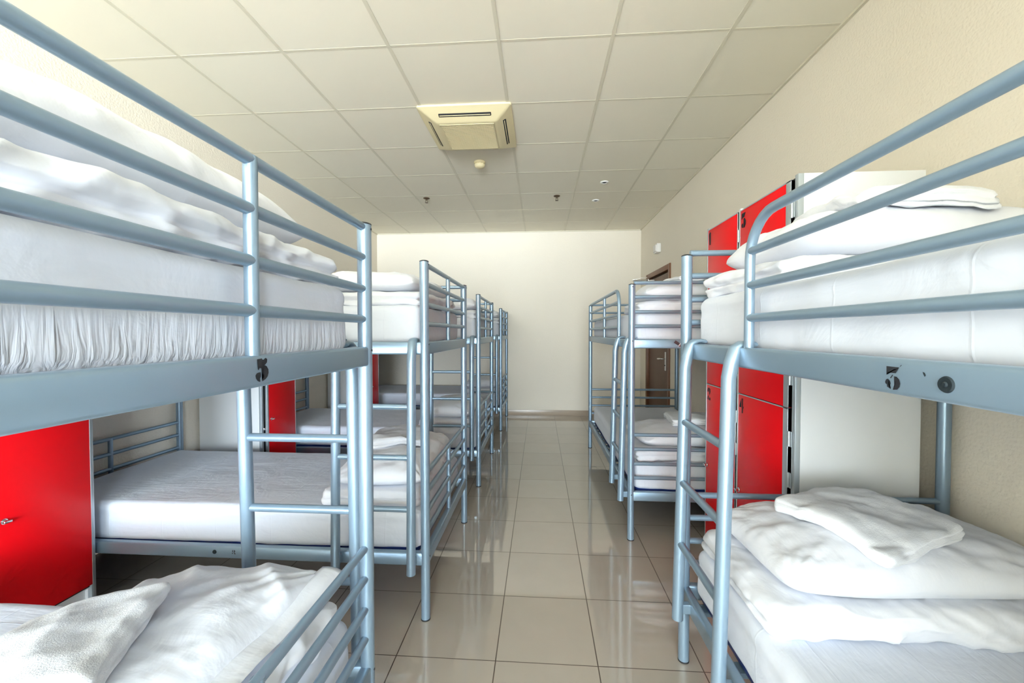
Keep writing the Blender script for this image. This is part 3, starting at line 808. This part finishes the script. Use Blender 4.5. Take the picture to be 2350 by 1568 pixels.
def bed(key, tier, seed, fine, duvet=None, pillow=None, towel=None, hem=False):
    t, _ = bunks[key]; mw = t_matrix(t); rz = t.rotation_euler[2]
    deck = 'upper' if tier == 'u' else 'lower'
    where = '%s deck of the %s' % (deck, PLACES[key])
    zt = add_mattress(key, tier, seed, fine, 'white sheeted mattress on the ' + where) - 0.004
    n = 1.35 if fine else 0.62
    top = zt
    if duvet:
        cx, cy, sx, sy, h, rot = duvet
        me = cached(('d', seed if fine else seed % 2, fine, sx, sy, h), lambda: duvet_mesh(sx, sy, h, seed, n))
        o = link('folded_duvet', me, M['linen'], None, mw @ Vector((cx, cy, zt)), rot=(0, 0, rz + rot))
        tag(o, 'white duvet folded under the pillow, ' + where, 'duvet', 'folded white duvets')
        top = zt + h * 0.96
    if pillow:
        cx, cy, wp, lp, h, rot, tilt = pillow
        me, hf = cached(('p', seed if fine else seed % 3, fine, wp, lp, h), lambda: pillow_mesh(lp, wp, h, seed, n))
        o = link('pillow', me, M['linen'], None, mw @ Vector((cx, cy, top)), rot=(0, tilt, rz + rot))
        tag(o, 'plump white pillow on the folded duvet, ' + where, 'pillow', 'white pillows')
        if hem:
            bm = bmesh.new(); prev = None
            for j in range(49):
                v_ = -1 + 2 * j / 48
                rows = []
                for off in (-0.02, 0.0, 0.022, 0.045):
                    y_ = v_ * lp / 2 * 0.985; x_ = -wp / 2 * (1 - 0.045 * (1 - v_ * v_))
                    zc_ = h * 0.32 + 0.012 * noise.noise(Vector((y_ * 4, seed, 1)))
                    rows.append(bm.verts.new((x_ - off + 0.006 * noise.noise(Vector((y_ * 7, off * 20, seed))), y_, zc_ + (0.014 if off < 0 else 0.012 - off * 0.35) + 0.006 * noise.noise(Vector((y_ * 9, off * 30, seed + 3))))))
                if prev:
                    for a_ in range(3): bm.faces.new((prev[a_], prev[a_ + 1], rows[a_ + 1], rows[a_]))
                prev = rows
            hm = link('pillowcase_hem', finish(bm, 'pillowcase_hem', True), M['linen'], o)
            so = hm.modifiers.new('thick', 'SOLIDIFY'); so.thickness = 0.003
        if towel:
            tx, ty, sx, sy, th, trot = towel
            ca, sa = math.cos(trot), math.sin(trot)
            base = [hf(tx + a * sx * ca - b_ * sy * sa, ty + a * sx * sa + b_ * sy * ca) for a in (-.45, -.2, 0, .2, .45) for b_ in (-.45, -.2, 0, .2, .45)]
            lo = max(base) - 0.045
            def sup(x, y):
                return max(lo, hf(tx + x * ca - y * sa, ty + x * sa + y * ca)) + 0.002
            me = towel_mesh(sx, sy, th, seed, sup, n)
            loc = (mw @ Matrix.Translation((cx, cy, top)) @ Matrix.Rotation(rot, 4, 'Z') @ Matrix.Rotation(tilt, 4, 'Y')) @ Vector((tx, ty, 0))
            o = link('towel', me, M['terry'], None, loc, rot=(0, tilt, rz + rot + trot))
            tag(o, 'folded white towel lying on the pillow, ' + where, 'towel', 'folded white towels')

c = W / 2
#      key  tier seed fine  duvet(cx,cy,sx,sy,h,rot)             pillow(cx,cy,w,l,h,rot,tilt)         towel(dx,dy,sx,sy,h,rot)
bed('A', 'u', 1, True,  (0.30, c + 0.00, 0.50, 0.83, 0.095, 0.01), (0.33, c + 0.01, 0.48, 0.78, 0.15, 0.03, 0))
bed('A', 'l', 2, True,  (0.29, c - 0.01, 0.46, 0.80, 0.085, -0.03), (0.345, c - 0.035, 0.50, 0.78, 0.115, -0.05, R(6)), (0.10, 0.06, 0.40, 0.30, 0.05, 0.45), True)
bed('B', 'l', 3, True,  (0.29, c + 0.00, 0.48, 0.80, 0.085, 0.02), (0.28, c - 0.00, 0.46, 0.76, 0.12, 0.05, 0), (0.02, -0.08, 0.30, 0.36, 0.045, 0.3))
bed('B', 'u', 4, False, (0.28, c, 0.48, 0.80, 0.08, 0.0), (0.30, c, 0.46, 0.76, 0.11, 0.0, 0))
bed('C', 'u', 5, False, (0.28, c, 0.48, 0.80, 0.08, 0.0), (0.28, c, 0.46, 0.74, 0.12, 0.04, 0))
bed('C', 'l', 6, False, (0.29, c, 0.48, 0.80, 0.085, 0.0), (0.30, c, 0.46, 0.74, 0.12, -0.04, 0))
bed('D', 'u', 7, False, (0.28, c, 0.48, 0.80, 0.08, 0.0), (0.28, c, 0.46, 0.74, 0.12, 0.02, 0))
bed('D', 'l', 8, False, (0.28, c, 0.48, 0.80, 0.08, 0.0), (0.28, c, 0.46, 0.74, 0.12, 0.02, 0))
bed('R1', 'u', 9, True, (0.29, c, 0.48, 0.84, 0.09, 0.0), (0.27, c + 0.03, 0.46, 0.78, 0.14, 0.02, 0), (0.02, -0.02, 0.36, 0.34, 0.05, -0.1))
bed('R1', 'l', 10, True, (0.275, c + 0.01, 0.48, 0.86, 0.10, 0.02), (0.26, c + 0.02, 0.45, 0.80, 0.135, 0.05, 0), (0.03, -0.06, 0.33, 0.34, 0.045, 0.35))
bed('R2', 'u', 11, False, (0.29, c, 0.48, 0.84, 0.085, 0.0), (0.27, c, 0.46, 0.78, 0.13, 0.02, 0), (0.0, -0.0, 0.30, 0.34, 0.04, 0.1))
bed('R2', 'l', 12, False, (0.29, c, 0.48, 0.84, 0.085, 0.0), (0.34, c, 0.48, 0.78, 0.12, 0.04, 0), (0.02, -0.05, 0.32, 0.36, 0.045, -0.15))

# ------------------------------------------------------------------ daylight
wd = bpy.data.worlds.new('World'); scene.world = wd; wd.use_nodes = True
bg = wd.node_tree.nodes['Background']
bg.inputs['Strength'].default_value = 1.0
wn, wl = wd.node_tree.nodes, wd.node_tree.links
wtc = wn.new('ShaderNodeTexCoord'); wsp = wn.new('ShaderNodeSeparateXYZ'); wl.new(wtc.outputs['Generated'], wsp.inputs[0])
ramp = wn.new('ShaderNodeValToRGB'); wl.new(math_node(wn, wl, 'MULTIPLY_ADD', wsp.outputs[2], 0.5, 0.5), ramp.inputs[0])
# sunlit paving below the horizon, hazy buildings on it, blue sky above
GROUND, HAZE, SKY, POWER = (0.86, 0.95, 1.0), (0.50, 0.57, 0.62), (0.56, 0.78, 1.0), 80.0
er = ramp.color_ramp.elements
er[0].position = 0.0; er[0].color = (*GROUND, 1); er[1].position = 1.0; er[1].color = (*SKY, 1)
for p_, c_ in ((0.44, GROUND), (0.49, HAZE), (0.56, HAZE), (0.66, SKY)):
    e_ = er.new(p_); e_.color = (*c_, 1)
wm = wn.new('ShaderNodeVectorMath'); wm.operation = 'SCALE'; wm.inputs['Scale'].default_value = POWER
wl.new(ramp.outputs[0], wm.inputs[0]); wl.new(wm.outputs[0], bg.inputs['Color'])

# ------------------------------------------------------------------ camera
cam = bpy.data.cameras.new('Camera'); co = bpy.data.objects.new('Camera', cam); COL.objects.link(co)
cam.sensor_width = 36; cam.sensor_fit = 'HORIZONTAL'; cam.lens = 937.2 * 36 / 2350; cam.clip_start = 0.02
yaw, pit, rol = 0.0676, 0.0216, -0.0004
cy, sy, cp, sp_ = math.cos(yaw), math.sin(yaw), math.cos(pit), math.sin(pit)
F = Vector((-sy * cp, cy * cp, -sp_)); r0 = Vector((cy, sy, 0)); u0 = r0.cross(F)
cr, sr = math.cos(rol), math.sin(rol)
rt = cr * r0 + sr * u0; up = -sr * r0 + cr * u0
co.matrix_world = Matrix(((rt.x, up.x, -F.x, 0), (rt.y, up.y, -F.y, 0), (rt.z, up.z, -F.z, 1.276), (0, 0, 0, 1)))
scene.camera = co

scene.view_settings.view_transform = 'Standard'; scene.view_settings.look = 'None'
scene.view_settings.exposure = 0.2; scene.view_settings.gamma = 1.0; scene.view_settings.use_curve_mapping = False
scene.cycles.max_bounces = 7; scene.cycles.diffuse_bounces = 5; scene.cycles.glossy_bounces = 4;
scene.cycles.use_adaptive_sampling = True; scene.cycles.adaptive_threshold = 0.07; scene.cycles.adaptive_min_samples = 16; scene.cycles.transparent_max_bounces = 8
scene.cycles.sample_clamp_indirect = 8.0
scene.cycles.use_denoising = True
scene.cycles.caustics_reflective = False; scene.cycles.caustics_refractive = False
